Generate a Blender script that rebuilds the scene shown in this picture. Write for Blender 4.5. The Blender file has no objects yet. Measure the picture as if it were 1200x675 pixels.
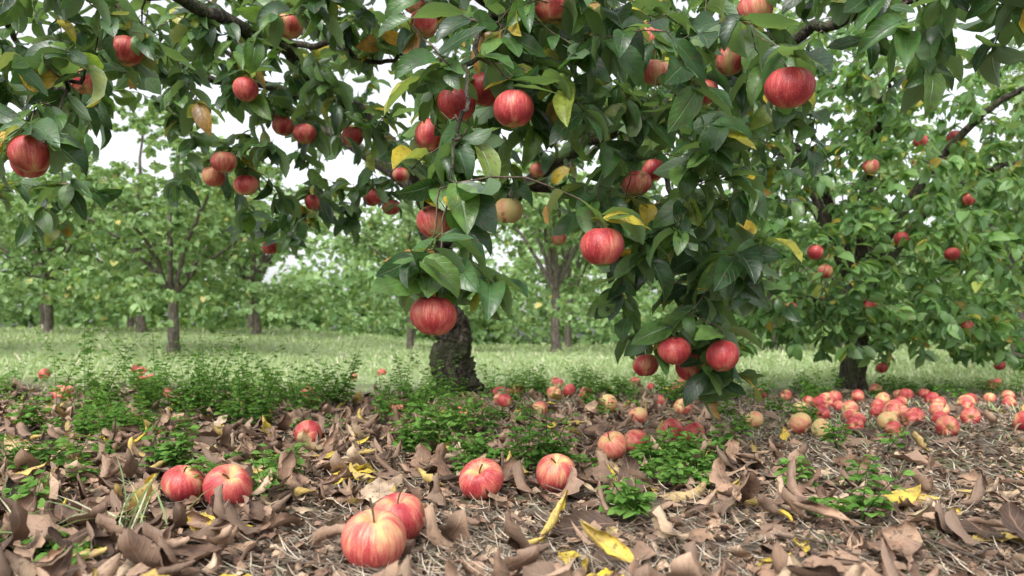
import bpy, math
import numpy as np
from mathutils import Vector, Matrix
rng=np.random.default_rng(11)
S=bpy.context.scene
S.view_settings.view_transform='Standard'; S.view_settings.look='None'; S.view_settings.exposure=0
CAMZ=0.27
# ------------------------------------------------------------ helpers
def link(o,parent=None):
    S.collection.objects.link(o)
    if parent: o.parent=parent
    return o
def empty(name,loc=(0,0,0)):
    e=bpy.data.objects.new(name,None); e.location=loc; e.empty_display_size=.2
    return link(e)
class Soup:
    def __init__(s): s.V=[];s.F=[];s.U=[];s.R=[];s.n=0
    def add(s,V,F,U=None,R=None):
        V=np.asarray(V,float); F=np.asarray(F,int)
        s.V.append(V); s.F.append(F+s.n)
        s.U.append(np.zeros((len(V),2)) if U is None else U)
        s.R.append(np.zeros(len(V)) if R is None else R)
        s.n+=len(V)
    def mesh(s,name,mats,smooth=True,mi=None):
        V=np.concatenate(s.V);F=np.concatenate(s.F);U=np.concatenate(s.U);R=np.concatenate(s.R)
        me=bpy.data.meshes.new(name)
        me.vertices.add(len(V)); me.vertices.foreach_set('co',V.astype('f').ravel())
        me.loops.add(F.size); me.loops.foreach_set('vertex_index',F.astype('i').ravel())
        me.polygons.add(len(F)); me.polygons.foreach_set('loop_start',(np.arange(len(F))*4).astype('i'))
        me.update(calc_edges=True)
        me.polygons.foreach_set('use_smooth',np.full(len(F),smooth))
        uv=me.uv_layers.new(name='UVMap'); uv.data.foreach_set('uv',U[F.ravel()].astype('f').ravel())
        a=me.attributes.new('rnd','FLOAT','POINT'); a.data.foreach_set('value',R.astype('f'))
        for m in (mats if isinstance(mats,(list,tuple)) else [mats]): me.materials.append(m)
        if mi is not None: me.polygons.foreach_set('material_index',np.asarray(mi,'i'))
        me.update()
        return me
    def obj(s,name,mats,parent=None,smooth=True):
        return link(bpy.data.objects.new(name,s.mesh(name,mats,smooth)),parent)
def nrm(v): return v/(np.linalg.norm(v,axis=-1,keepdims=True)+1e-9)
def basis(d,up):
    y=nrm(d); x=nrm(np.cross(y,up)); z=np.cross(x,y)
    return np.stack([x,y,z],axis=-1)
def scatter(soup,T,pos,B,sc,r):
    TV,TF,TU=T; N=len(pos)
    if N==0: return
    sc=np.asarray(sc,float)
    if sc.ndim==1: sc=np.repeat(sc[:,None],3,1)
    L=TV[None]*sc[:,None,:]
    V=np.einsum('nij,nvj->nvi',B,L)+pos[:,None,:]
    F=TF[None]+(np.arange(N)*len(TV))[:,None,None]
    soup.add(V.reshape(-1,3),F.reshape(-1,4),np.tile(TU,(N,1)),np.repeat(r,len(TV)))
def grid_faces(nr,nc):
    i,j=np.meshgrid(np.arange(nr-1),np.arange(nc-1),indexing='ij')
    a=(i*nc+j).ravel(); return np.stack([a,a+1,a+nc+1,a+nc],1)
def leaf_t(W=.26,nv=7,nc=3,fold=.25,curl=.3,twist=.2,ripple=.02,roll=0,pet=.22,seed=0,endw=.01,jag=0,peak=.82,wav=0):
    r=np.random.default_rng(seed)
    ts=np.linspace(0,1,nv+1)
    rows=[(-pet,.008),(0,.014)] if pet>0 else [(0,.014)]
    for t in ts[1:]:
        w=W*(math.sin(math.pi*min(t,1)**peak)**.8 if t<1 else 0)+endw*.6
        rows.append((t,w))
    us=np.linspace(-1,1,nc); V=[];U=[]
    for k,(t,w) in enumerate(rows):
        tt=max(t,0)
        for u in us:
            ww=w*(1+(jag*r.uniform(-1,1) if abs(u)>.9 else 0))
            if roll:
                a=u*roll*(.6+.8*tt); R=ww/abs(roll); x=math.sin(a)*R; z=(1-math.cos(a))*R
            else:
                x=u*ww; z=abs(u)*ww*fold
            if abs(u)>.9 and w>.03: z+=ripple*math.sin(tt*17+u*2+seed)
            z+= jag*.3*r.uniform(-1,1)*w+wav*math.sin(tt*8+seed*1.7+u*1.5)*min(1,tt*3)
            tw=twist*tt; x,z=x*math.cos(tw)-z*math.sin(tw),x*math.sin(tw)+z*math.cos(tw)
            y=t
            if abs(curl)>.01:
                ang=curl*tt*1.6; rad=1/(curl*1.6)
                y2=math.sin(ang)*rad if t>0 else t; z2=-(1-math.cos(ang))*rad
                y=y2+z*math.sin(ang); z=z2+z*math.cos(ang)
            V.append((x,y,z)); U.append((.5+u*.5,max(t,0)))
    return np.array(V),grid_faces(len(rows),nc),np.array(U)
def tube(soup,P,R,ns=6,bump=0,seed=0,rv=0.):
    P=np.asarray(P,float);n=len(P);R=np.asarray(R,float)
    T=nrm(np.gradient(P,axis=0)); ref=np.array([.13,.97,.2]) if abs(T[0,1])<.8 else np.array([.97,.1,.2])
    N=nrm(ref-T*(T@ref)[:,None]); B=np.cross(T,N)
    a=np.linspace(0,2*math.pi,ns+1)[:-1]
    rr=R[:,None]*np.ones(ns)
    if bump:
        s=np.arange(n)[:,None]/n*7
        rr=rr*(1+bump*(np.sin(3*a+s*1.3+seed)*.5+np.sin(5*a-s*2.1+seed*2)*.35+np.sin(9*a+s*1.1)*.22
               +np.sin(2*a+s*4+seed)*.35)+bump*.25*np.random.default_rng(seed).normal(size=(n,ns)))
    V=P[:,None]+rr[...,None]*(np.cos(a)[None,:,None]*N[:,None]+np.sin(a)[None,:,None]*B[:,None])
    i,j=np.meshgrid(np.arange(n-1),np.arange(ns),indexing='ij')
    F=np.stack([(i*ns+j),(i*ns+(j+1)%ns),((i+1)*ns+(j+1)%ns),((i+1)*ns+j)],-1).reshape(-1,4)
    ang=np.tile(np.linspace(0,1,ns),n); U=np.stack([ang,np.repeat(np.arange(n)/n,ns)],1)
    soup.add(V.reshape(-1,3),F,U,np.full(n*ns,rv))
def catmull(pts,k=8):
    p=np.array(pts,float); p=np.vstack([2*p[0]-p[1],p,2*p[-1]-p[-2]]); out=[]
    for i in range(1,len(p)-2):
        for t in np.linspace(0,1,k,endpoint=False):
            a,b,c,d=p[i-1],p[i],p[i+1],p[i+2]
            out.append(.5*(2*b+(c-a)*t+(2*a-5*b+4*c-d)*t*t+(3*b-a-3*c+d)*t**3))
    out.append(p[-2]); return np.array(out)
def ss(a,b,x): t=np.clip((x-a)/(b-a),0,1); return t*t*(3-2*t)
def H(x,y):
    x=np.asarray(x,float);y=np.asarray(y,float)
    return (.010*np.sin(1.7*x+1.3)*np.sin(1.9*y+.5)+.006*np.sin(5.3*x+2*y)*np.sin(4.7*y-1.5*x)
        +.003*np.sin(13*x+3)*np.sin(11*y+7*x)+.002*np.sin(31*x+3*y)*np.sin(27*y)
        +.16*ss(4.5,15,y)+.28*ss(.5,5,-x)*ss(6,14,y)+.05*ss(.9,2.8,-x)*ss(2,4,y))
# ------------------------------------------------------------ materials
def newmat(name):
    m=bpy.data.materials.new(name); m.use_nodes=True; nt=m.node_tree; nt.nodes.clear()
    return m,nt,lambda t,**k:_nd(nt,t,**k)
def _nd(nt,t,**k):
    n=nt.nodes.new(t)
    for a,b in k.items():
        if a.startswith('i_'):
            key=a[2:]; key=int(key) if key.isdigit() else key.replace('_',' ')
            n.inputs[key].default_value=b
        else: setattr(n,a,b)
    return n
def ramp(nt,fac,stops,interp='LINEAR'):
    n=nt.nodes.new('ShaderNodeValToRGB'); cr=n.color_ramp; cr.interpolation=interp
    while len(cr.elements)<len(stops): cr.elements.new(.5)
    for e,(p,c) in zip(cr.elements,stops): e.position=p; e.color=(*c,1) if len(c)==3 else c
    nt.links.new(fac,n.inputs[0]); return n.outputs[0]
def math_(nt,op,a,b=None,c=None):
    n=nt.nodes.new('ShaderNodeMath'); n.operation=op
    for i,v in enumerate((a,b,c)):
        if v is None: continue
        if isinstance(v,(int,float)): n.inputs[i].default_value=v
        else: nt.links.new(v,n.inputs[i])
    return n.outputs[0]
def mix(nt,f,a,b,bt='MIX'):
    n=nt.nodes.new('ShaderNodeMix'); n.data_type='RGBA'; n.blend_type=bt
    for s,v in ((n.inputs[0],f),(n.inputs[6],a),(n.inputs[7],b)):
        if isinstance(v,(int,float)): s.default_value=v
        elif isinstance(v,tuple): s.default_value=(*v,1)
        else: nt.links.new(v,s)
    return n.outputs[2]
def noise(nt,scale,detail=3,vec=None,rough=.55,dist=0):
    n=nt.nodes.new('ShaderNodeTexNoise'); n.inputs['Scale'].default_value=scale; n.inputs['Detail'].default_value=detail
    n.inputs['Roughness'].default_value=rough; n.inputs['Distortion'].default_value=dist
    if vec is not None: nt.links.new(vec,n.inputs['Vector'])
    return n.outputs['Fac']
def bump(nt,h,strength,dist):
    n=nt.nodes.new('ShaderNodeBump'); n.inputs['Strength'].default_value=strength; n.inputs['Distance'].default_value=dist
    nt.links.new(h,n.inputs['Height']); return n.outputs[0]
def leaf_mat(name,stops,under,trans=.3,rough=.42,veins=True,spec=.5,under_f=.75,spots=None,transcol=1.6,simple=False,nlo=.68,nhi=1.25,matte=False):
    m,nt,N=newmat(name); L=nt.links.new
    at=N('ShaderNodeAttribute',attribute_name='rnd'); geo=N('ShaderNodeNewGeometry'); tc=N('ShaderNodeTexCoord')
    col=ramp(nt,at.outputs['Fac'],stops)
    h=None
    if not simple:
        ns=noise(nt,32,2,tc.outputs['Object'])
        col=mix(nt,1.,col,ramp(nt,ns,[(.3,(nlo,)*3),(.7,(nhi,)*3)]),'MULTIPLY')
        if spots:
            sp=noise(nt,150,1,tc.outputs['Object']); sf=ramp(nt,sp,[(.60,(0,0,0)),(.68,(1,1,1))])
            col=mix(nt,math_(nt,'MULTIPLY',sf,spots[1]),col,spots[0])
    if veins:
        sep=N('ShaderNodeSeparateXYZ'); L(tc.outputs['UV'],sep.inputs[0])
        a=math_(nt,'ABSOLUTE',math_(nt,'SUBTRACT',sep.outputs[0],.5))
        w=math_(nt,'SINE',math_(nt,'MULTIPLY',math_(nt,'SUBTRACT',sep.outputs[1],math_(nt,'MULTIPLY',a,.55)),48.))
        side=ramp(nt,w,[(.75,(0,0,0)),(1,(1,1,1))])
        mid=ramp(nt,a,[(.015,(1,1,1)),(.045,(0,0,0))])
        vm=math_(nt,'MAXIMUM',math_(nt,'MULTIPLY',side,.35),mid)
        col=mix(nt,math_(nt,'MULTIPLY',vm,.4),col,under)
        h=bump(nt,math_(nt,'MULTIPLY',vm,-1.),.6,.0015)
    col=mix(nt,math_(nt,'MULTIPLY',geo.outputs['Backfacing'],under_f),col,under)
    o=N('ShaderNodeOutputMaterial')
    if matte: p=N('ShaderNodeBsdfDiffuse')
    else:
        p=N('ShaderNodeBsdfPrincipled',i_Roughness=rough); p.inputs['Specular IOR Level'].default_value=spec
    L(col,p.inputs[0])
    if h: L(h,p.inputs['Normal'])
    if trans>0:
        t=N('ShaderNodeBsdfTranslucent'); L(mix(nt,1.,col,(transcol,transcol*1.05,transcol*.45),'MULTIPLY'),t.inputs[0])
        mx=N('ShaderNodeMixShader',i_0=trans); L(p.outputs[0],mx.inputs[1]); L(t.outputs[0],mx.inputs[2]); L(mx.outputs[0],o.inputs[0])
    else: L(p.outputs[0],o.inputs[0])
    return m
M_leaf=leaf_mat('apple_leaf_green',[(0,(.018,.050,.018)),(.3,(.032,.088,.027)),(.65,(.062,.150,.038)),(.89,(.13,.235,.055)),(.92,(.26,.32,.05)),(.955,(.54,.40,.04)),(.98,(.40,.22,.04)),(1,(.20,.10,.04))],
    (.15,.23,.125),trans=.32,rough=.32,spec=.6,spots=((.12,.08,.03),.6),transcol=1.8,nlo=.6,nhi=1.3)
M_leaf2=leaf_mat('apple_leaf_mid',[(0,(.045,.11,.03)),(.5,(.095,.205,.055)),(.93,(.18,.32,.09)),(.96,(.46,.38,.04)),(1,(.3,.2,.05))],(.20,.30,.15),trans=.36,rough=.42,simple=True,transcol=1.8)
M_leaf3=leaf_mat('apple_leaf_distant',[(0,(.10,.18,.07)),(.5,(.19,.295,.125)),(.97,(.29,.41,.19)),(.985,(.5,.45,.16)),(1,(.36,.3,.15))],(.29,.39,.20),trans=.25,veins=False,simple=True,transcol=1.5,matte=True)  # paler, less saturated greens: distance haze put into the leaf colour
M_dead=leaf_mat('dead_leaf',[(0,(.055,.034,.024)),(.2,(.11,.066,.044)),(.42,(.20,.118,.078)),(.60,(.30,.185,.12)),(.78,(.40,.265,.175)),(.88,(.51,.39,.27)),(.92,(.42,.32,.18)),(.935,(.58,.42,.07)),(1,(.66,.50,.05))],
    (.35,.24,.17),trans=0,rough=.62,spec=.3,under_f=.4,spots=((.05,.032,.022),.65),nlo=.42,nhi=1.38)
M_weed=leaf_mat('weed_leaf',[(0,(.06,.145,.03)),(1,(.165,.30,.07))],(.17,.28,.09),trans=.3,veins=False,simple=True,matte=True)
M_grass=leaf_mat('grass_blade',[(0,(.21,.30,.12)),(.55,(.34,.44,.22)),(.8,(.43,.49,.30)),(.9,(.50,.48,.36)),(1,(.6,.54,.42))],(.37,.45,.25),trans=.2,veins=False,simple=True,matte=True)
M_straw=leaf_mat('dry_grass_straw',[(0,(.12,.095,.07)),(.4,(.28,.23,.175)),(.8,(.45,.385,.30)),(1,(.56,.49,.39))],(.33,.28,.21),trans=0,veins=False,simple=True,matte=True)

def bark_mat(name,c0,c1,moss,detail=5):
    m,nt,N=newmat(name);L=nt.links.new
    tc=N('ShaderNodeTexCoord'); mp=N('ShaderNodeMapping'); mp.inputs['Scale'].default_value=(1,1,.35); L(tc.outputs['Object'],mp.inputs[0])
    n1=noise(nt,32,detail,mp.outputs[0],.7,.8)
    col=ramp(nt,n1,[(.3,c0),(.55,c1),(.75,tuple(x*2. for x in c1))])
    hh=n1
    if moss:
        n2=noise(nt,7,3,tc.outputs['Object'])
        rd=noise(nt,70,3,mp.outputs[0],.6,.5); crack=ramp(nt,rd,[(.40,(0,0,0)),(.52,(1,1,1))])
        col=mix(nt,.7,col,mix(nt,1.,col,crack,'MULTIPLY'))
        col=mix(nt,math_(nt,'MULTIPLY',ramp(nt,n2,[(.47,(0,0,0)),(.60,(1,1,1))]),moss),col,(.075,.095,.04)); hh=math_(nt,'ADD',n1,math_(nt,'MULTIPLY',crack,.4))
    p=N('ShaderNodeBsdfPrincipled',i_Roughness=.85); p.inputs['Specular IOR Level'].default_value=.25; L(col,p.inputs[0])
    L(bump(nt,hh,1.,.022 if moss else .01),p.inputs['Normal'])
    o=N('ShaderNodeOutputMaterial'); L(p.outputs[0],o.inputs[0]); return m
M_bark=bark_mat('apple_bark',(.026,.021,.016),(.088,.072,.055),.5)
M_barkf=bark_mat('apple_bark_far',(.06,.052,.043),(.13,.11,.09),0,2)  # lighter bark tone for the background tree rows
M_twig=bark_mat('twig_bark',(.035,.026,.02),(.11,.08,.06),0,2)

def apple_mats():
    m,nt,N=newmat('apple_skin');L=nt.links.new
    tc=N('ShaderNodeTexCoord'); oi=N('ShaderNodeAttribute',attribute_name='tone'); oi.attribute_type='OBJECT'; at=N('ShaderNodeAttribute',attribute_name='rnd')
    rnd=math_(nt,'ADD',oi.outputs['Fac'],at.outputs['Fac'])
    sep=N('ShaderNodeSeparateXYZ'); L(tc.outputs['UV'],sep.inputs[0])
    ang=math_(nt,'MULTIPLY',sep.outputs[0],2*math.pi)
    def dirv(k,kv,off):
        c=N('ShaderNodeCombineXYZ'); L(math_(nt,'MULTIPLY',math_(nt,'COSINE',ang),k),c.inputs[0]); L(math_(nt,'MULTIPLY',math_(nt,'SINE',ang),k),c.inputs[1])
        L(math_(nt,'ADD',math_(nt,'MULTIPLY',sep.outputs[1],kv),math_(nt,'MULTIPLY',rnd,off)),c.inputs[2]); return c.outputs[0]
    streak=noise(nt,1,4,dirv(7,3.,130),.75,.25)
    fine=noise(nt,1,3,dirv(30,8,270),.7,.2)
    big=noise(nt,1,2,dirv(.9,1.6,145),.5)
    v=sep.outputs[1]
    ends=math_(nt,'ADD',math_(nt,'MULTIPLY',ramp(nt,v,[(0,(1,1,1)),(.2,(0,0,0))]),.24),math_(nt,'MULTIPLY',ramp(nt,v,[(.72,(0,0,0)),(1,(1,1,1))]),.34))
    f=math_(nt,'ADD',math_(nt,'ADD',math_(nt,'MULTIPLY',streak,.50),math_(nt,'MULTIPLY',fine,.55)),math_(nt,'MULTIPLY',big,1.0))
    f=math_(nt,'ADD',math_(nt,'ADD',f,ends),math_(nt,'ADD',math_(nt,'MULTIPLY',math_(nt,'SUBTRACT',rnd,.5),.26),math_(nt,'MULTIPLY',math_(nt,'POWER',rnd,20.),.35)))
    fs=math_(nt,'MULTIPLY',math_(nt,'SUBTRACT',f,.75),1.35)
    col=ramp(nt,fs,[(.08,(.24,.020,.028)),(.30,(.40,.042,.047)),(.45,(.52,.11,.09)),(.58,(.59,.22,.14)),(.74,(.61,.38,.17)),(1,(.54,.46,.19))])
    vo=N('ShaderNodeTexVoronoi',i_Scale=260.); L(tc.outputs['Object'],vo.inputs['Vector'])
    dots=ramp(nt,vo.outputs['Distance'],[(.14,(1,1,1)),(.26,(0,0,0))])
    col=mix(nt,math_(nt,'MULTIPLY',dots,.32),col,(.66,.42,.28))
    br=noise(nt,34,3,tc.outputs['Object']); bf=ramp(nt,br,[(.61,(0,0,0)),(.66,(1,1,1))])
    gate=math_(nt,'GREATER_THAN',math_(nt,'FRACT',math_(nt,'MULTIPLY',rnd,9.)),.5)
    col=mix(nt,math_(nt,'MULTIPLY',math_(nt,'MULTIPLY',bf,gate),.75),col,(.17,.08,.04))
    p=N('ShaderNodeBsdfPrincipled'); p.inputs['Specular IOR Level'].default_value=.38
    L(col,p.inputs[0]); L(math_(nt,'ADD',math_(nt,'MULTIPLY',br,.35),.28),p.inputs['Roughness'])
    L(bump(nt,streak,.10,.003),p.inputs['Normal'])
    o=N('ShaderNodeOutputMaterial'); L(p.outputs[0],o.inputs[0])
    m2,nt,N=newmat('apple_stem'); p=N('ShaderNodeBsdfPrincipled',i_Roughness=.8); p.inputs[0].default_value=(.09,.06,.03,1)
    o=N('ShaderNodeOutputMaterial'); nt.links.new(p.outputs[0],o.inputs[0]); return m,m2
M_apple,M_stem=apple_mats()

def ground_mat():
    m,nt,N=newmat('orchard_ground');L=nt.links.new
    tc=N('ShaderNodeTexCoord'); co=tc.outputs['Object']; sep=N('ShaderNodeSeparateXYZ'); L(co,sep.inputs[0])
    n1=noise(nt,60,5,co,.75); n2=noise(nt,2.2,3,co); n4=noise(nt,7,3,co)
    soil=ramp(nt,n1,[(.3,(.045,.035,.027)),(.45,(.12,.095,.073)),(.58,(.22,.18,.135)),(.7,(.34,.28,.21))])
    moss=ramp(nt,n4,[(.52,(0,0,0)),(.66,(1,1,1))])
    soil=mix(nt,math_(nt,'MULTIPLY',moss,.6),soil,(.12,.145,.05))
    gr=ramp(nt,n1,[(.3,(.18,.24,.10)),(.6,(.31,.38,.19)),(.75,(.40,.42,.26))])
    gm=N('ShaderNodeMapRange'); gm.interpolation_type='SMOOTHSTEP'; gm.inputs['From Min'].default_value=3.9; gm.inputs['From Max'].default_value=5.4
    L(math_(nt,'ADD',sep.outputs[1],math_(nt,'MULTIPLY',math_(nt,'SUBTRACT',n2,.5),2.)),gm.inputs[0])
    col=mix(nt,gm.outputs[0],soil,gr)
    p=N('ShaderNodeBsdfPrincipled',i_Roughness=.95); p.inputs['Specular IOR Level'].default_value=.15; L(col,p.inputs[0])
    L(bump(nt,n1,1.,.014),p.inputs['Normal'])
    o=N('ShaderNodeOutputMaterial'); L(p.outputs[0],o.inputs[0]); return m
# ------------------------------------------------------------ ground
def axis(lo,hi,a,b,step):
    mid=np.arange(a,b,step); l=[];x=a;s=step
    while x>lo: s*=1.25; x-=s; l.append(x)
    r=[];x=mid[-1];s=step
    while x<hi: s*=1.25; x+=s; r.append(x)
    return np.array(l[::-1]+list(mid)+r)
gx=axis(-300,300,-2.6,2.8,.028); gy=axis(-60,400,.4,4.6,.028)
X,Y=np.meshgrid(gx,gy); Z=H(X,Y)
g=Soup(); g.add(np.stack([X,Y,Z],-1).reshape(-1,3),grid_faces(len(gy),len(gx)))
g.obj('ground',ground_mat())
# ------------------------------------------------------------ apples
def apple_mesh(seed,D=.075):
    r=np.random.default_rng(seed); ns,nr=40,28
    sp=Soup(); th=np.linspace(.02,math.pi-.02,nr); a=np.linspace(0,2*math.pi,ns+1)
    TH,A=np.meshgrid(th,a,indexing='ij')
    rho=np.sin(TH)*(1+.06*np.cos(TH)+r.uniform(-.02,.03)*np.cos(2*TH)); z=np.cos(TH)*.90*r.uniform(.93,1.08)
    z=z-.38*np.exp(-(rho/.25)**2)*(TH<1.57)+.20*np.exp(-(rho/.22)**2)*(TH>1.57)
    lob=np.cos(5*A+r.uniform(0,6)); bot=ss(.3,1,-np.cos(TH)); top=ss(.5,1,np.cos(TH))
    z=z-.03*lob*bot*np.sin(TH)+.015*lob*top; rho=rho*(1+.012*lob*bot+.018*np.cos(2*A+seed)+.012*np.cos(3*A+2*seed))
    z=z+rho*.06*np.cos(A+seed)
    V=np.stack([rho*np.cos(A),rho*np.sin(A),z],-1).reshape(-1,3)*D/2
    U=np.stack([A/(2*math.pi),TH/math.pi],-1).reshape(-1,2)
    sp.add(V,grid_faces(nr,ns+1)[:,::-1],U); nskin=(nr-1)*ns
    t=np.linspace(0,1,7); bx,by=r.uniform(-.012,.012,2); ln=.55 if seed%2 else .9
    P=np.stack([bx*t**2,by*t**2,D/2*(.42+ln*t)],1); tube(sp,P,np.linspace(.0011,.0015,7),7)
    for k in range(5):
        an=k*2*math.pi/5+.3; c,s_=math.cos(an),math.sin(an); zb=-D/2*.66
        q=np.array([[.0015,-.001,0],[.0015,.001,0],[.0045,.0008,-.0035],[.0045,-.0008,-.0035]])
        q=np.stack([q[:,0]*c-q[:,1]*s_,q[:,0]*s_+q[:,1]*c,q[:,2]+zb],1); sp.add(q,[[0,1,2,3]])
    nf=sum(len(f) for f in sp.F); mi=np.ones(nf,int); mi[:nskin]=0
    return sp.mesh('apple',[M_apple,M_stem],True,mi),sp
AM=[apple_mesh(i+1) for i in range(6)]
def put_apple(x,y,z,tilt,az,spin,sc=1.,tone=.5):
    k=int(rng.integers(6))
    o=bpy.data.objects.new('apple',AM[k][0]); o.location=(x,y,z); o['tone']=float(tone)
    Mx=Matrix.Rotation(az,4,'Z')@Matrix.Rotation(tilt,4,'X')@Matrix.Rotation(spin,4,'Z')
    o.rotation_euler=Mx.to_euler('XYZ'); o.scale=(sc,)*3; return link(o)
hang=[(-.123,1.25,.310,1.02),(.153,1.35,.431,1.),(-.147,1.52,.498,.98),(-.111,1.6,.747,1.),(.003,1.46,.696,1.),(-.057,1.66,.795,1.),(-.183,1.8,.737,1.),
(-.008,1.9,.582,.97),(.367,1.8,.249,1.),(.463,1.75,.238,1.),(.435,1.95,.207,.95),(.336,2.0,.21,.92),(.453,1.3,.684,1.02),(.52,1.9,.94,1.),(.482,2.0,.895,.98),
(.496,2.4,.501,.95),(.08,1.55,.921,1.),(.535,1.75,.998,1.),(.317,1.85,.973,1.),(.351,1.95,.928,1.),(.296,1.9,.647,1.),(.389,2.2,.742,.9),
(-.869,2.4,.81,1.),(-.955,2.55,.797,1.),(-.835,2.5,.760,1.),(-.769,2.3,.997,1.),(-.613,2.2,1.142,1.),(-.761,2.65,.986,1.),(-.677,2.6,.947,1.),
(-.746,3.0,.791,.95),(-.518,2.95,.804,.95),(-.470,3.1,.792,.95),(-.971,3.2,.647,.9),(-.898,1.85,.944,1.),(-1.125,2.1,.956,1.),(-.908,1.5,.624,1.),(-1.03,1.7,.653,1.),
(-.227,2.05,1.088,1.),(-.281,2.3,1.249,1.),(-.432,3.1,.918,.9),(-.54,2.7,.964,1.),(.103,3.2,.956,.9),(.212,3.6,.733,.9)]
hangR=[(1.955,4.0,.785,1.),(1.335,3.5,.66,1.),(1.667,3.7,1.083,1.),(2.21,4.0,.707,1.),(2.09,4.5,.12,.9),(2.07,4.6,.2,.9),(1.573,4.0,.62,1.),(2.55,4.6,1.45,1.),
(3.0,4.9,.12,.9),(2.4,4.2,.35,.9),(1.25,3.6,.42,.9),(2.0,3.9,1.25,.9),(2.35,4.1,1.0,.9),(1.75,3.9,.45,.9)]
for i,(x,y,z,s) in enumerate(hang+hangR): put_apple(x,y,z,rng.uniform(0,.35),rng.uniform(0,6.3),rng.uniform(0,6.3),s*rng.uniform(.96,1.03),.985 if i==7 else rng.uniform(.1,.85))
gr=[(-.161,.93,1.02),(-.152,1.07,1.0),(-.453,1.27,1.),(-.552,1.34,.95),(-.052,1.35,1.0),(.078,1.43,.95),(-.537,2.1,.98),(-1.87,3.3,1.),(.36,3.0,1.),(.24,1.9,.95),(.31,2.0,.9),
(.443,2.2,.9),(.49,2.15,.85),(-.164,2.6,.85),(-.396,2.8,.85),(.849,2.35,.9),(.873,2.25,.8),(.19,3.6,.9),(.27,3.75,.9),(.33,3.55,.85),(.76,2.5,.8),(.62,2.9,.85),(-.03,3.2,.85),(.1,2.9,.8),
(-1.55,3.6,.85),(-1.95,4.2,.9),(-1.0,3.9,.85),(.42,2.65,.85)]
tl=[.25,.35,.7,.3,.85,.45]; ta=[.2,-.1,.5,.3,-.2,.1]; tn={0:.58,1:.40,2:.50,3:.45,4:.7,5:.72,8:.95,15:.93,16:.99,20:.96}
for i,(x,y,s) in enumerate(gr):
    put_apple(x,y,float(H(x,y))+.034*s,tl[i] if i<6 else rng.uniform(.3,2.4),ta[i] if i<6 else rng.uniform(0,6.3),rng.uniform(0,6.3),s,tn.get(i,rng.uniform(.4,.94)))
placed=[(x,y) for x,y,_ in gr]; pile=Soup(); cnt=0; pm=[]
def bake(x,y,z,s):
    k=int(rng.integers(6)); sp=AM[k][1]; V=np.concatenate(sp.V);F=np.concatenate(sp.F);U=np.concatenate(sp.U)
    q=nrm(rng.normal(size=4)); w,a,b,c=q
    R=np.array([[1-2*(b*b+c*c),2*(a*b-c*w),2*(a*c+b*w)],[2*(a*b+c*w),1-2*(a*a+c*c),2*(b*c-a*w)],[2*(a*c-b*w),2*(b*c+a*w),1-2*(a*a+b*b)]])
    pile.add((V@R.T)*s+np.array([x,y,z]),F,U,np.full(len(V),rng.uniform(.3,.99))); mi=np.ones(len(F),int); mi[:27*40]=0; pm.append(mi)
tries=0
while cnt<88 and tries<9000:
    tries+=1
    if cnt<30: y=2.3+1.3*rng.uniform()**1.3; x=y*rng.uniform(.35,.58)
    elif cnt<46: y=rng.uniform(2.2,4.2); x=y*rng.uniform(.28,.78)
    elif cnt<58: y=rng.uniform(3.2,5.); x=rng.uniform(1.2,3.3)
    elif cnt<76: y=rng.uniform(3.2,5.); x=rng.uniform(-.1,1.2)
    else: y=rng.uniform(3.4,6.); x=rng.uniform(-4,-.8)
    if min((x-a)**2+(y-b)**2 for a,b in placed)<(.088 if rng.uniform()<.6 else .074)**2: continue
    placed.append((x,y)); s=rng.uniform(.66,.95); bake(x,y,float(H(x,y))+.028*s,s); cnt+=1
link(bpy.data.objects.new('fallen_apples',pile.mesh('fallen_apples',[M_apple,M_stem],True,np.concatenate(pm))))
# ------------------------------------------------------------ trees
LT=[leaf_t(W=w_,nv=7,fold=f,curl=c,twist=t,ripple=.018,seed=i,peak=pk) for i,(f,c,t,w_,pk) in enumerate([(.25,.35,.2,.24,.82),(.5,.6,-.3,.21,.9),(.1,.2,.1,.26,.8),(.4,.9,.5,.23,.78),(.7,.3,-.2,.22,.85),(.2,.5,.7,.25,.75),(.9,.7,.3,.22,.8),(.3,-.3,.5,.21,.85)])]
LTm=[leaf_t(W=.25,nv=4,fold=f,curl=c,twist=.2,ripple=.0,seed=i) for i,(f,c) in enumerate([(.25,.35),(.45,.6),(.1,.8),(.8,.3)])]
LTf=[leaf_t(W=.33,nv=3,fold=.3,curl=c,twist=.1,ripple=.0,seed=i,pet=0) for i,c in enumerate([.3,.7])]
def ball(c,r,n,rg):
    v=nrm(rg.normal(size=(n,3)))*(rg.uniform(size=(n,1))**.4); return np.array(c)+v*np.array(r)
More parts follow.
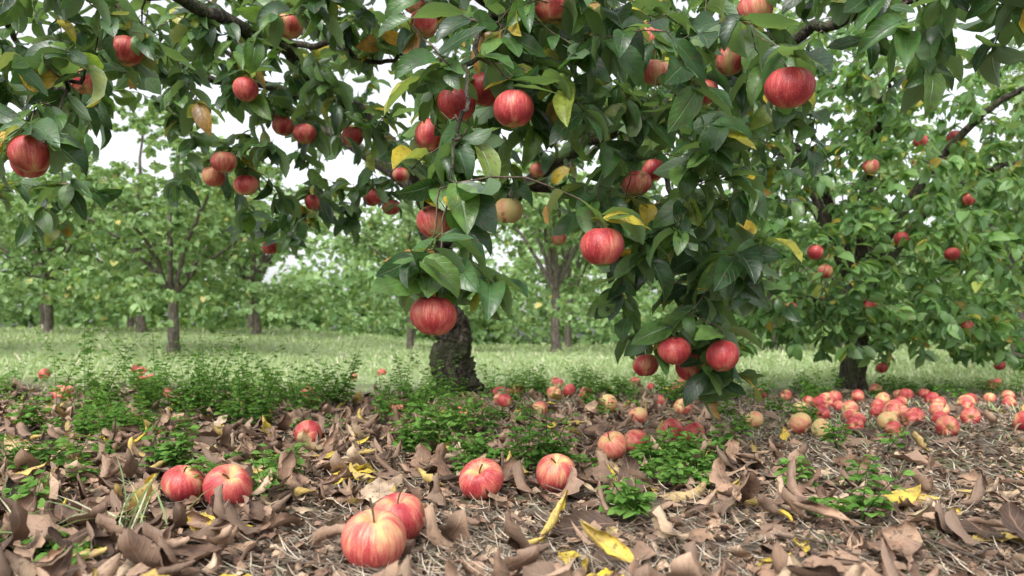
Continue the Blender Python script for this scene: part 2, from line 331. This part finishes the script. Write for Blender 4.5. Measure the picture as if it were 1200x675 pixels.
def build_tree(limbs,targets,temps,lsize,seed,mleaf,per=.02,ros=6,trail=.3,cull=None,tsides=4,minz=.7):
    rg=np.random.default_rng(seed); wood=Soup(); tw=Soup()
    NP=[];NR=[]
    for li,(pts,r0,r1,ns,bm) in enumerate(limbs):
        P=catmull(pts,10); n=len(P); L=np.linalg.norm(P[-1]-P[0])
        if li>0: P[1:]+= np.cumsum(rg.normal(size=(n-1,3))*.008,axis=0)*min(1,L)
        R=r0+(r1-r0)*np.linspace(0,1,n)**.8
        if li==0: R[:12]*=np.array([1.45,1.32,1.24,1.18,1.14,1.10,1.08,1.06,1.04,1.03,1.02,1.01])
        tube(wood,P,R,ns,bm,seed+li)
        for p,r in zip(P,R):
            if p[2]>minz or li>0: NP.append(p);NR.append(r)
    NP=np.array(NP);NR=np.array(NR)
    T=np.array([t[0] for t in targets]);kind=[t[1] for t in targets]
    d0=np.array([np.min(np.linalg.norm(NP-t,axis=1)) for t in T]); order=np.argsort(d0+rg.uniform(0,.12,len(T)))
    lp=[];ld=[]
    for i in order:
        t=T[i]; D=np.linalg.norm(NP-t,axis=1)+np.where(NR<.0022,.08,0)
        if kind[i]=='a': D=D+np.where(NP[:,2]<t[2],.25,0)
        j=int(np.argmin(D)); p0=NP[j]; L=np.linalg.norm(t-p0)
        if L<.02: continue
        n=max(5,int(L/.04)); c=(p0+t)/2+np.array([0,0,.22*L])+rg.normal(size=3)*.12*L
        u=np.linspace(0,1,n)[:,None]; P=(1-u)**2*p0+2*u*(1-u)*c+u*u*t
        P[1:-1]+=rg.normal(size=(n-2,3))*.006
        ra=min(NR[j]*.75,.0022+.009*L); R=np.linspace(ra,.0013,n)
        tube(tw if ra<.006 else wood,P,R,tsides if ra<.006 else 6)
        NP=np.vstack([NP,P[1:]]);NR=np.concatenate([NR,R[1:]])
        seg=np.linalg.norm(np.diff(P,axis=0),axis=1); s=np.concatenate([[0],np.cumsum(seg)]); tot=s[-1]
        q=np.arange(max(0,tot-trail),tot,per); 
        pp=np.stack([np.interp(q,s,P[:,k]) for k in range(3)],1); tan=nrm(P[-1]-P[-2])
        az=rg.uniform(0,6.28)
        for m,p in enumerate(pp):
            a=az+m*2.4+rg.uniform(-.5,.5); rad=np.array([math.cos(a),math.sin(a),rg.uniform(-.7,.5)]); lp.append(p); ld.append(rad+.5*tan+np.array([0,0,-.3]))
        for m in range(ros):
            a=az+m*2.4+rg.uniform(-.4,.4); rad=np.array([math.cos(a),math.sin(a),rg.uniform(-.5,.6)])
            lp.append(t+rg.normal(size=3)*.006); ld.append(rad+(.5*tan)+np.array([0,0,-.35 if kind[i]!='a' else .2]))
    lp=np.array(lp);ld=nrm(np.array(ld)); n=len(lp)
    sz=lsize*rg.uniform(.5,1.2,n)
    if cull is not None:
        keep=np.ones(n,bool); ce=lp+ld*sz[:,None]*.6; C=np.array([0,0,CAMZ])
        for ax,ay,az_,s in cull:
            A=np.array([ax,ay,az_])-C; La=np.linalg.norm(A); A=A/La; w=ce-C; tt=w@A; dist=np.linalg.norm(w-tt[:,None]*A,axis=1)
            keep&=~((dist<.046*np.clip(tt/La,.75,1))&(tt<La+.01)&(rg.uniform(size=n)<.92))
        lp=lp[keep];ld=ld[keep];sz=sz[keep]; n=len(lp)
    up=np.array([0,0,1.])+rg.normal(size=(n,3))*.6+np.array([0,-.3,0]); B=basis(ld,up); r=rg.uniform(size=n)
    lv=Soup(); w=rg.integers(len(temps),size=n); sc3=sz[:,None]*np.stack([rg.uniform(.8,1.2,n),np.ones(n),np.ones(n)],1)
    for k,t in enumerate(temps):
        mk=w==k; scatter(lv,t,lp[mk],B[mk],sc3[mk],r[mk])
    print('leaves',n)
    return wood,tw,lv
def tree_objs(name,loc,built,mleaf):
    e=empty(name,loc); wood,tw,lv=built
    for nm,sp,m in (('trunk_and_limbs',wood,M_bark),('twigs',tw,M_twig),('leaves',lv,mleaf)):
        if sp.n: 
            o=sp.obj(nm,m,e); o.location=(-loc[0],-loc[1],-loc[2])
    return e
rg=np.random.default_rng(5)
tg=[]
def blob(c,r,n): 
    for p in ball(c,r,n,rg): tg.append((p,'s'))
blob((-.10,1.27,.40),(.09,.10,.06),8); blob((-.12,1.5,.60),(.08,.12,.09),7)
blob((-.02,1.70,.88),(.28,.30,.22),34); blob((.26,1.65,.82),(.28,.3,.26),38)
blob((.28,1.8,.56),(.20,.3,.12),11)
blob((.42,2.0,.46),(.22,.35,.24),34); blob((.48,1.9,.26),(.18,.2,.10),13)
blob((.80,1.6,.96),(.38,.35,.15),28); blob((.62,1.9,.80),(.22,.3,.14),11)
blob((-.80,2.55,1.12),(.48,.5,.30),62); blob((-.80,2.9,.76),(.42,.35,.16),20); blob((-1.5,2.6,1.15),(.4,.6,.22),28)
blob((-.98,1.7,.90),(.22,.25,.17),18); blob((-.97,1.5,.65),(.14,.12,.08),11); blob((-1.6,2.6,.75),(.35,.3,.12),10)
blob((-.40,2.0,1.13),(.25,.3,.14),22)
blob((0,3.2,1.75),(1.5,1.2,.5),110); blob((.45,3.0,1.15),(.65,.6,.42),55); blob((0,4.8,1.6),(1.4,.8,.6),64)
blob((.75,2.9,.7),(.4,.5,.4),38)
for x,y,z,s in hang: tg.append((np.array([x,y,z+.052]),'a'))
limbs=[([(-.24,3.9,-.03),(-.26,3.9,.05),(-.285,3.88,.12),(-.305,3.88,.19),(-.28,3.9,.27),(-.295,3.9,.34),(-.335,3.88,.42),(-.385,3.86,.54),(-.35,3.85,.68),(-.39,3.83,.84),(-.33,3.85,1.0)],.114,.052,44,.24),
([(-.36,3.85,.80),(-.45,3.5,1.0),(-.62,3.1,1.18),(-.75,2.6,1.25),(-.95,2.1,1.22),(-1.0,1.7,1.08)],.048,.011,10,.12),
([(-.34,3.85,.95),(-.1,3.4,1.2),(.0,2.8,1.28),(-.05,2.2,1.2),(.02,1.7,1.08),(.05,1.5,1.0)],.045,.009,10,.12),
([(-.35,3.86,.75),(.05,3.4,.95),(.35,2.8,1.02),(.6,2.3,1.05),(.72,1.9,1.06),(.9,1.5,1.02)],.04,.008,10,.12),
([(.35,2.8,1.02),(.42,2.4,.9),(.42,2.1,.70),(.45,1.95,.45)],.014,.005,8,.12),
([(-.05,2.2,1.2),(-.02,1.8,1.0),(-.07,1.55,.82),(-.085,1.4,.62),(-.10,1.33,.47)],.009,.0025,7,.1),
([(-.34,3.85,.98),(-.2,3.9,1.4),(0,3.7,1.8),(.1,3.6,2.2)],.045,.015,10,.1),
([(-.34,3.86,.9),(-.8,4.1,1.3),(-1.2,4.2,1.6),(-1.5,4.0,1.8)],.04,.01,10,.1),
([(-.33,3.86,.9),(.2,4.4,1.2),(.6,4.8,1.5),(.9,5.0,1.8)],.04,.01,10,.1),
([(-.62,3.1,1.18),(-1.1,2.9,1.22),(-1.6,2.6,1.2)],.02,.010,8,.1),
([(.05,3.4,.95),(.5,3.3,.85),(.9,3.1,.75)],.022,.006,8,.1),
([(-1.6,2.6,1.2),(-1.5,2.1,.98),(-1.2,1.8,.82),(-1.02,1.68,.78),(-.90,1.62,.80)],.011,.004,8,.12),
([(-1.6,2.6,1.2),(-1.35,2.1,1.16),(-1.05,1.85,1.09),(-.82,1.8,1.12)],.010,.004,8,.12),
([(-.75,2.6,1.25),(-.55,2.35,1.16),(-.42,2.2,1.02),(-.25,2.1,1.06)],.012,.004,8,.12)]
b=build_tree(limbs,tg,LT,.093,3,M_leaf,per=.027,ros=5,trail=.3,cull=hang,minz=.75)
tree_objs('apple_tree',(-.28,3.9,0),b,M_leaf)
def simple_limbs(x,y,r,h,rg,n=6,spread=1.,base=None):
    z0=float(H(x,y)) if base is None else base
    f=.24*h; dx=rg.uniform(-.12,.12); L=[([(x,y,z0-.04),(x+.02,y,z0+.15*h/2),(x+dx*.5,y,z0+f*.7),(x+dx,y,z0+f)],r,r*.75,14,.2)]
    top=np.array(L[0][0][-1])
    for k in range(n):
        a=k*6.28/n+rg.uniform(-.3,.3); s=spread*rg.uniform(.7,1.1); hh=h*rg.uniform(.3,.6)
        L.append(([tuple(top-np.array([0,0,.1*rg.uniform()])),tuple(top+np.array([math.cos(a)*s*.35,math.sin(a)*s*.35,hh*.45])),tuple(top+np.array([math.cos(a)*s*.7,math.sin(a)*s*.7,hh*.7])),tuple(top+np.array([math.cos(a)*s,math.sin(a)*s,hh*.75]))],r*.5,.008,8,.1))
    L.append(([tuple(top),tuple(top+np.array([.05,0,h*.3])),tuple(top+np.array([-.03,.05,h*.6]))],r*.6,.012,8,.1))
    return L
rg=np.random.default_rng(21); tg=[]
blob((1.75,3.9,.80),(.85,.6,.55),150); blob((2.6,4.5,1.0),(.9,.8,.85),140); blob((1.9,4.7,1.7),(1.3,.9,.6),100); blob((1.55,3.9,1.5),(.8,.6,.3),55); blob((3.3,4.8,.9),(.8,.8,.8),85)
blob((1.7,3.9,.36),(.75,.35,.18),65); blob((2.7,4.3,.34),(.7,.4,.2),60)
for x,y,z,s in hangR: tg.append((np.array([x,y,z+.052]),'a'))
L=simple_limbs(1.96,4.6,.072,2.6,rg,7,1.1)
L.append(([(1.96,4.6,.6),(1.8,4.2,.55),(1.5,3.9,.5),(1.25,3.6,.48)],.03,.006,8,.1))
b=build_tree(L,tg,LTm,.08,9,M_leaf2,per=.024,ros=6,cull=hangR,minz=.4)
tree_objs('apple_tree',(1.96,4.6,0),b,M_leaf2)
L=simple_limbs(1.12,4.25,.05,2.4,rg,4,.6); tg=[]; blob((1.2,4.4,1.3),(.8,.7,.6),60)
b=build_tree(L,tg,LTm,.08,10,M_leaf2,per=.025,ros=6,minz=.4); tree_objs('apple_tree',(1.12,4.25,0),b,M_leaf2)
# orchard rows behind: four tree builds, reused
protos=[]
for k in range(4):
    rg=np.random.default_rng(60+k); tg=[]; h=[3.3,3.8,3.0,3.6][k]
    L=simple_limbs(0,0,.06,h,rg,7,1.2,base=0.)
    for q,lm in enumerate(L[1:]):
        for j in (1,2,3):
            c=np.array(lm[0][min(j,len(lm[0])-1)]); blob(c+np.array([0,0,.1]),(.5,.5,.42),20 if j>1 else 14)
    for q in range(7):
        a=q*.9+rg.uniform(-.3,.3); s=rg.uniform(.6,1.4); blob((math.cos(a)*s,math.sin(a)*s,rg.uniform(.45,.95)),(.5,.5,.28),17)
    wood,tw,lv=build_tree(L,tg,LTf,.10,70+k,M_leaf3,per=.055,ros=6,trail=.3,tsides=3,minz=.5)
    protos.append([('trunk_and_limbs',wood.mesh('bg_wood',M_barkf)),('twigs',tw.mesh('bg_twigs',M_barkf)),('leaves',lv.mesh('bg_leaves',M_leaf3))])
rg=np.random.default_rng(8)
spots=[(-3.6,8.5),(-6.2,7.9),(-8.4,8.6),(4.4,6.9),(6.6,7.6),(5.2,5.3)]
spots+=[(x+rg.uniform(-.9,.9),12.2+rg.uniform(-1.3,1.3)) for x in np.arange(-12,15,2.2)]
spots+=[(x+rg.uniform(-.9,.9),16+rg.uniform(-1.3,1.3)) for x in np.arange(-14,17,2.4)]
for i,(x,y) in enumerate(spots):
    s=rg.uniform(.8,1.2); e=empty('apple_tree',(x,y,float(H(x,y))-.03)); e.rotation_euler=(0,0,rg.uniform(0,6.28)); e.scale=(s,s,s*rg.uniform(.8,1.05))
    for nm,me in protos[int(rg.integers(4))]: link(bpy.data.objects.new(nm,me),e)
dt=Soup(); n=36000; cx=np.linspace(-48,48,60)
ci=rng.integers(60,size=n); hh=4.0+1.2*np.sin(ci*1.7)+.8*np.sin(ci*.6+1); v=nrm(rng.normal(size=(n,3)))*rng.uniform(.55,1,size=(n,1))
pos=np.stack([cx[ci]+v[:,0]*1.6,26+2*np.sin(ci*2.3)+v[:,1]*1.6,.34+hh*.5+v[:,2]*hh*.5],1); pos+=np.sin(pos[:,::-1]*3)*.25
n2=30000; xx=rng.uniform(-40,40,n2); pos=np.vstack([pos,np.stack([xx,20.5+rng.uniform(-.7,.7,n2)+np.sin(xx)*.9,rng.uniform(0,1,n2)**1.2*(2.2+.6*np.sin(xx*1.3)+.4*np.sin(xx*3.1))],1)]); n=n+n2
scatter(dt,LTf[0],pos,basis(rng.normal(size=(n,3)),np.array([0,-.4,1.])+rng.normal(size=(n,3))*.6),rng.uniform(.16,.34,n),rng.uniform(0,.95,n))
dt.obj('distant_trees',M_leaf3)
# ------------------------------------------------------------ leaf litter
DT=[]
for i,(W,ro,cu,tw_) in enumerate([(.25,.9,.3,.2),(.27,1.6,.4,-.5),(.23,2.2,-.4,.6),(.26,1.1,1.0,.4),(.28,-1.2,.3,-.4),(.22,-1.9,.4,.7),(.28,.5,-.8,.3),(.24,2.8,.6,-.4),(.26,-.7,1.1,.4),(.29,1.0,-1.1,-.6),(.25,2.4,1.2,.8),(.26,.3,.4,.2),(.3,.4,.1,.1),(.3,-.5,.2,-.2),(.22,3.2,.9,1.),(.27,1.8,-.9,-.9)]):
    DT.append(leaf_t(W=W,nv=10,nc=7,roll=ro,curl=cu,twist=tw_,ripple=.03,seed=30+i,pet=.2,jag=.28,wav=.035,peak=.75+.03*(i%4)))
n=40000; y=.62+ (5.0-.62)*rng.uniform(size=n)**1.35; x=rng.uniform(-.78,.78,n)*(y+.35)
d=np.full(n,.8)
d=np.where((x<-.28)&(y<1.5),.85,d)
d=np.where((x>-.33)&(x<.22)&(y<1.27),.08,d)
d=np.where((x>.0)&(x<.3)&(y<1.35),.14,d)
d=np.where((x>.22)&(y<1.75),.20,d)
d=np.where((x>.35+.12*y)&(y>1.75),.08,d)
d=np.where(y>3.2,d*.6*(1-ss(3.2,4.4,y)),d)
d*=.40+.75*(np.sin(4.1*x+2*y)*np.sin(3.3*y-x)*.5+.5)+.25*np.sin(9*x+1)*np.sin(8*y)
k=rng.uniform(size=n)<d*.47; x=x[k];y=y[k];n=len(x)
ap=np.array([(a,b_) for a,b_,_ in gr]); dm=np.min(np.hypot(x[:,None]-ap[None,:,0],y[:,None]-ap[None,:,1]),axis=1)
fr=np.min(np.where((y[:,None]<ap[None,:,1])&(y[:,None]>ap[None,:,1]-.16),np.abs(x[:,None]-ap[None,:,0]),9),axis=1)
k=(dm>.042)&((fr>.035)|(rng.uniform(size=n)<.25)); x=x[k];y=y[k];n=len(x)
lit=Soup(); z=H(x,y)+.003+rng.uniform(0,.018,n)
az=rng.uniform(0,6.28,n); dr=np.stack([np.cos(az),np.sin(az),rng.normal(0,.10,n)],1)
up=np.array([0,0,1.])+rng.normal(size=(n,3))*.22; up*=np.where(rng.uniform(size=n)<.4,-1,1)[:,None]
sz=.084*rng.uniform(.3,1.25,n)**.85; B=basis(dr,up); w=rng.integers(len(DT),size=n); r=rng.uniform(size=n)
pos=np.stack([x,y,z],1)-dr*sz[:,None]*.5; pos[:,2]=z
sc3=sz[:,None]*np.stack([rng.uniform(.65,1.25,n),np.ones(n),rng.uniform(.6,1.1,n)],1)
for k,t in enumerate(DT): mk=w==k; scatter(lit,t,pos[mk],B[mk],sc3[mk],r[mk])
n=26000; y=.62+3.6*rng.uniform(size=n)**1.5; x=rng.uniform(-.78,.78,n)*(y+.35); az=rng.uniform(0,6.28,n)
FT=leaf_t(W=.4,nv=3,nc=3,roll=1.,curl=.5,twist=.5,ripple=0,pet=0,jag=.5,seed=77,endw=.2)
scatter(lit,FT,np.stack([x,y,H(x,y)+rng.uniform(.001,.006,n)],1),basis(np.stack([np.cos(az),np.sin(az),rng.normal(0,.2,n)],1),np.array([0,0,1.])+rng.normal(size=(n,3))*.3),rng.uniform(.006,.022,n),rng.uniform(0,.92,n))
print('litter',n); lit.obj('fallen_leaves',M_dead)
ST=leaf_t(W=.012,nv=3,nc=2,fold=0,curl=.5,twist=.3,ripple=0,pet=0,endw=.01,seed=1)
ST2=leaf_t(W=.016,nv=3,nc=2,fold=0,curl=-.4,twist=.8,ripple=0,pet=0,endw=.01,seed=2)
n=95000; y=.6+3.6*rng.uniform(size=n)**1.6; x=rng.uniform(-.75,.78,n)*(y+.3)
k=rng.uniform(size=n)<np.where((x>-.3)|(y>2.5),1,.4)*np.clip(.5+.9*(np.sin(3*x+1)*np.sin(2.7*y+x*2)),.3,1); x=x[k];y=y[k];n=len(x)
az=rng.uniform(0,6.28,n); st=Soup(); B=basis(np.stack([np.cos(az),np.sin(az),rng.normal(.06,.14,n)],1),np.array([0,0,1.])+rng.normal(size=(n,3))*.3)
L_=rng.uniform(.012,.045,n); wd=.035*rng.uniform(.5,1.3,n)
sc=np.stack([wd*np.clip(y/1.2,.8,2),L_,L_],1); pos=np.stack([x,y,H(x,y)+rng.uniform(.0015,.008,n)],1); hf=rng.uniform(size=n)<.5; r=rng.uniform(size=n)
scatter(st,ST,pos[hf],B[hf],sc[hf],r[hf]); scatter(st,ST2,pos[~hf],B[~hf],sc[~hf],r[~hf]); st.obj('dry_grass',M_straw)
tw=Soup()
for i in range(200):
    y=.8+3*rng.uniform()**1.5; x=rng.uniform(-.7,.7)*(y+.2); a=rng.uniform(0,6.28); Ln=rng.uniform(.04,.24); q=np.linspace(0,1,6)
    px=x+np.cos(a)*q*Ln+rng.normal(size=6)*.004; py=y+np.sin(a)*q*Ln+rng.normal(size=6)*.004
    tube(tw,np.stack([px,py,H(px,py)+.006+q*rng.uniform(0,.02)],1),np.linspace(1,.5,6)*rng.uniform(.001,.003),5)
tw.obj('fallen_twigs',M_twig)
# ------------------------------------------------------------ grass
GT=[leaf_t(W=.03,nv=4,nc=2,fold=0,curl=c,twist=.4,ripple=0,pet=0,endw=.004,seed=i) for i,c in enumerate([.3,.6,.9])]
def grass(n,x,y,h0,h1,sp,wmul=1.):
    az=rng.uniform(0,6.28,n); dr=np.stack([np.cos(az)*.45,np.sin(az)*.45,np.ones(n)],1)*1.; dr[:,:2]+=rng.normal(size=(n,2))*.25
    B=basis(dr,np.stack([np.cos(az),np.sin(az),np.full(n,.1)],1)*-1); Ln=rng.uniform(h0,h1,n)
    wd=.09*wmul*np.clip(y/4,.5,6)*rng.uniform(.6,1.3,n); sc=np.stack([wd,Ln,Ln],1); w=rng.integers(3,size=n); r=rng.uniform(size=n)
    pos=np.stack([x,y,H(x,y)-.003],1)
    for k in range(3): mk=w==k; scatter(sp,GT[k],pos[mk],B[mk],sc[mk],r[mk])
gs=Soup(); n=65000; y=4.1*(24/4.1)**rng.uniform(size=n); x=rng.uniform(-.85,.85,n)*y
k=rng.uniform(size=n)<ss(4.,5.4,y+.5*np.sin(x*2.3)+.3)*(.45+.55*(np.sin(x*1.9+y)*np.sin(y*1.3-x*.6)>-.2)); x=x[k];y=y[k]; grass(len(x),x,y,.02,.07,gs)
n=4000; y=6*(20/6)**rng.uniform(size=n); x=rng.uniform(-.85,.85,n)*y; grass(n,x,y,.08,.16,gs)
n=11000; y=1.6+2.8*rng.uniform(size=n); x=rng.uniform(-.8,.8,n)*y; k=rng.uniform(size=n)<(np.clip(np.sin(3*x+2)*np.sin(4*y+x)*1.6,0,1)*.8+.08)*np.where((x>.5)|(y>3),1,.25); x=x[k];y=y[k]
grass(len(x),x,y,.012,.05,gs)
for cx_,cy_,m_,h in [(-.50,1.06,16,.11),(-.56,1.10,14,.10),(-.60,1.0,12,.08),(.62,1.5,10,.05),(.5,1.05,12,.03),(-.85,1.3,14,.07)]:
    grass(m_,cx_+rng.normal(size=m_)*.025,np.full(m_,cy_)+rng.normal(size=m_)*.02,h*.5,h*1.3,gs,.7)
gs.obj('grass',M_grass)
# ------------------------------------------------------------ weeds
WT=leaf_t(W=.34,nv=4,nc=3,fold=.2,curl=.4,twist=.1,ripple=.0,pet=.25,seed=3)
wl=Soup(); wst=Soup(); pts=[]
def patch(cx,cy,rx,ry,n,h): 
    for _ in range(n):
        a=rng.uniform(0,6.28);q=rng.uniform()**.6; pts.append((cx+math.cos(a)*rx*q,cy+math.sin(a)*ry*q,h*rng.uniform(.4,1.3)))
patch(-1.35,3.0,.40,.35,22,.27); patch(-1.0,2.7,.22,.2,11,.25); patch(-.55,3.1,.45,.4,22,.20); patch(-.05,3.7,.5,.4,18,.13); patch(-1.9,3.8,.8,.5,18,.13)
patch(-.85,2.5,.3,.2,7,.15); patch(.95,3.6,.5,.35,22,.12); patch(2.0,4.0,.6,.4,22,.12); patch(.35,3.9,.4,.3,14,.12); patch(-.35,2.6,.12,.2,7,.17)
patch(-.20,1.95,.06,.10,6,.15); patch(-.15,2.35,.1,.1,6,.14); patch(-.70,1.65,.03,.03,3,.14); patch(.065,1.62,.04,.05,5,.12); patch(.28,1.70,.16,.14,8,.075)
patch(.42,1.85,.12,.10,5,.07); patch(-1.1,2.1,.2,.15,8,.11); patch(-.62,1.02,.08,.08,6,.04); patch(-.78,1.22,.10,.10,5,.05); patch(.33,1.5,.10,.08,4,.04); patch(-.05,1.75,.10,.1,4,.08); patch(-1.35,2.3,.35,.25,10,.14)
patch(-.48,.95,.05,.05,4,.04); patch(-.95,1.6,.2,.12,7,.09)
for _ in range(60):
    y=1.1+2.2*rng.uniform(); x=rng.uniform(-.66,.5)*y; pts.append((x,y,rng.uniform(.025,.08)))
pts=[p for p in pts if not any(abs(p[0]-a)<.085 and b_-.34<p[1]<b_+.03 for a,b_,_ in gr[:6])]
WP=[];WD=[];WS=[]
for x,y,h in pts:
    z=float(H(x,y))
    for s in range(int(rng.integers(2,5))):
        a=rng.uniform(0,6.28); ln=rng.uniform(.15,.8); hh=h*rng.uniform(.6,1.1); q=np.linspace(0,1,6)
        P=np.stack([x+np.cos(a)*ln*hh*q**1.4,y+np.sin(a)*ln*hh*q**1.4,z+hh*q],1); tube(wst,P,np.linspace(.0014,.0007,6),3)
        nl=int(5+hh*52)
        for i in range(nl):
            t=.2+.8*i/nl; p=np.array([np.interp(t,q,P[:,k]) for k in range(3)]); aa=i*2.4+a
            d0=np.array([math.cos(aa),math.sin(aa),.45]); o=p+nrm(d0)*.016*(1.4-t)
            for e in (-.9,0,.9):
                WP.append(o); WD.append((math.cos(aa+e),math.sin(aa+e),.25+rng.uniform(-.3,.2))); WS.append(rng.uniform(.013,.026)*(1.3-.6*t))
WP=np.array(WP);WD=np.array(WD);n=len(WP)
scatter(wl,WT,WP,basis(WD,np.array([0,0,1.])+rng.normal(size=(n,3))*.3),np.array(WS),rng.uniform(size=n))
we=empty('weeds'); wl.obj('weed_leaves',M_weed,we); wst.obj('weed_stems',M_weed,we); print('weed leaves',n)
# ------------------------------------------------------------ light, sky, camera
EL,AZ=math.radians(50),math.radians(205)
w=bpy.data.worlds.new('World'); S.world=w; w.use_nodes=True; nt=w.node_tree; bg=nt.nodes['Background']
sky=nt.nodes.new('ShaderNodeTexSky'); sky.sky_type='NISHITA'; sky.sun_disc=False; sky.sun_elevation=EL; sky.sun_rotation=AZ
sky.air_density=1.; sky.dust_density=4.; sky.ozone_density=1.
hs=nt.nodes.new('ShaderNodeHueSaturation'); hs.inputs['Saturation'].default_value=.18; hs.inputs['Value'].default_value=2.3
nt.links.new(sky.outputs[0],hs.inputs['Color']); nt.links.new(hs.outputs[0],bg.inputs[0]); bg.inputs[1].default_value=.15
sl=bpy.data.lights.new('sun','SUN'); sl.energy=1.5; sl.angle=math.radians(20); sl.color=(1,.97,.92)
so=link(bpy.data.objects.new('sun',sl))
dv=Vector((math.sin(AZ)*math.cos(EL),math.cos(AZ)*math.cos(EL),math.sin(EL))); so.rotation_euler=dv.to_track_quat('Z','Y').to_euler(); so.location=dv*20
cd=bpy.data.cameras.new('camera'); co=link(bpy.data.objects.new('camera',cd)); co.location=(0,0,CAMZ); co.rotation_euler=(math.pi/2,0,0)
cd.lens=28; cd.sensor_width=36; cd.shift_y=62.5/1200; cd.clip_start=.02; cd.clip_end=1000
cd.dof.use_dof=True; cd.dof.focus_distance=1.5; cd.dof.aperture_fstop=6.3
S.camera=co
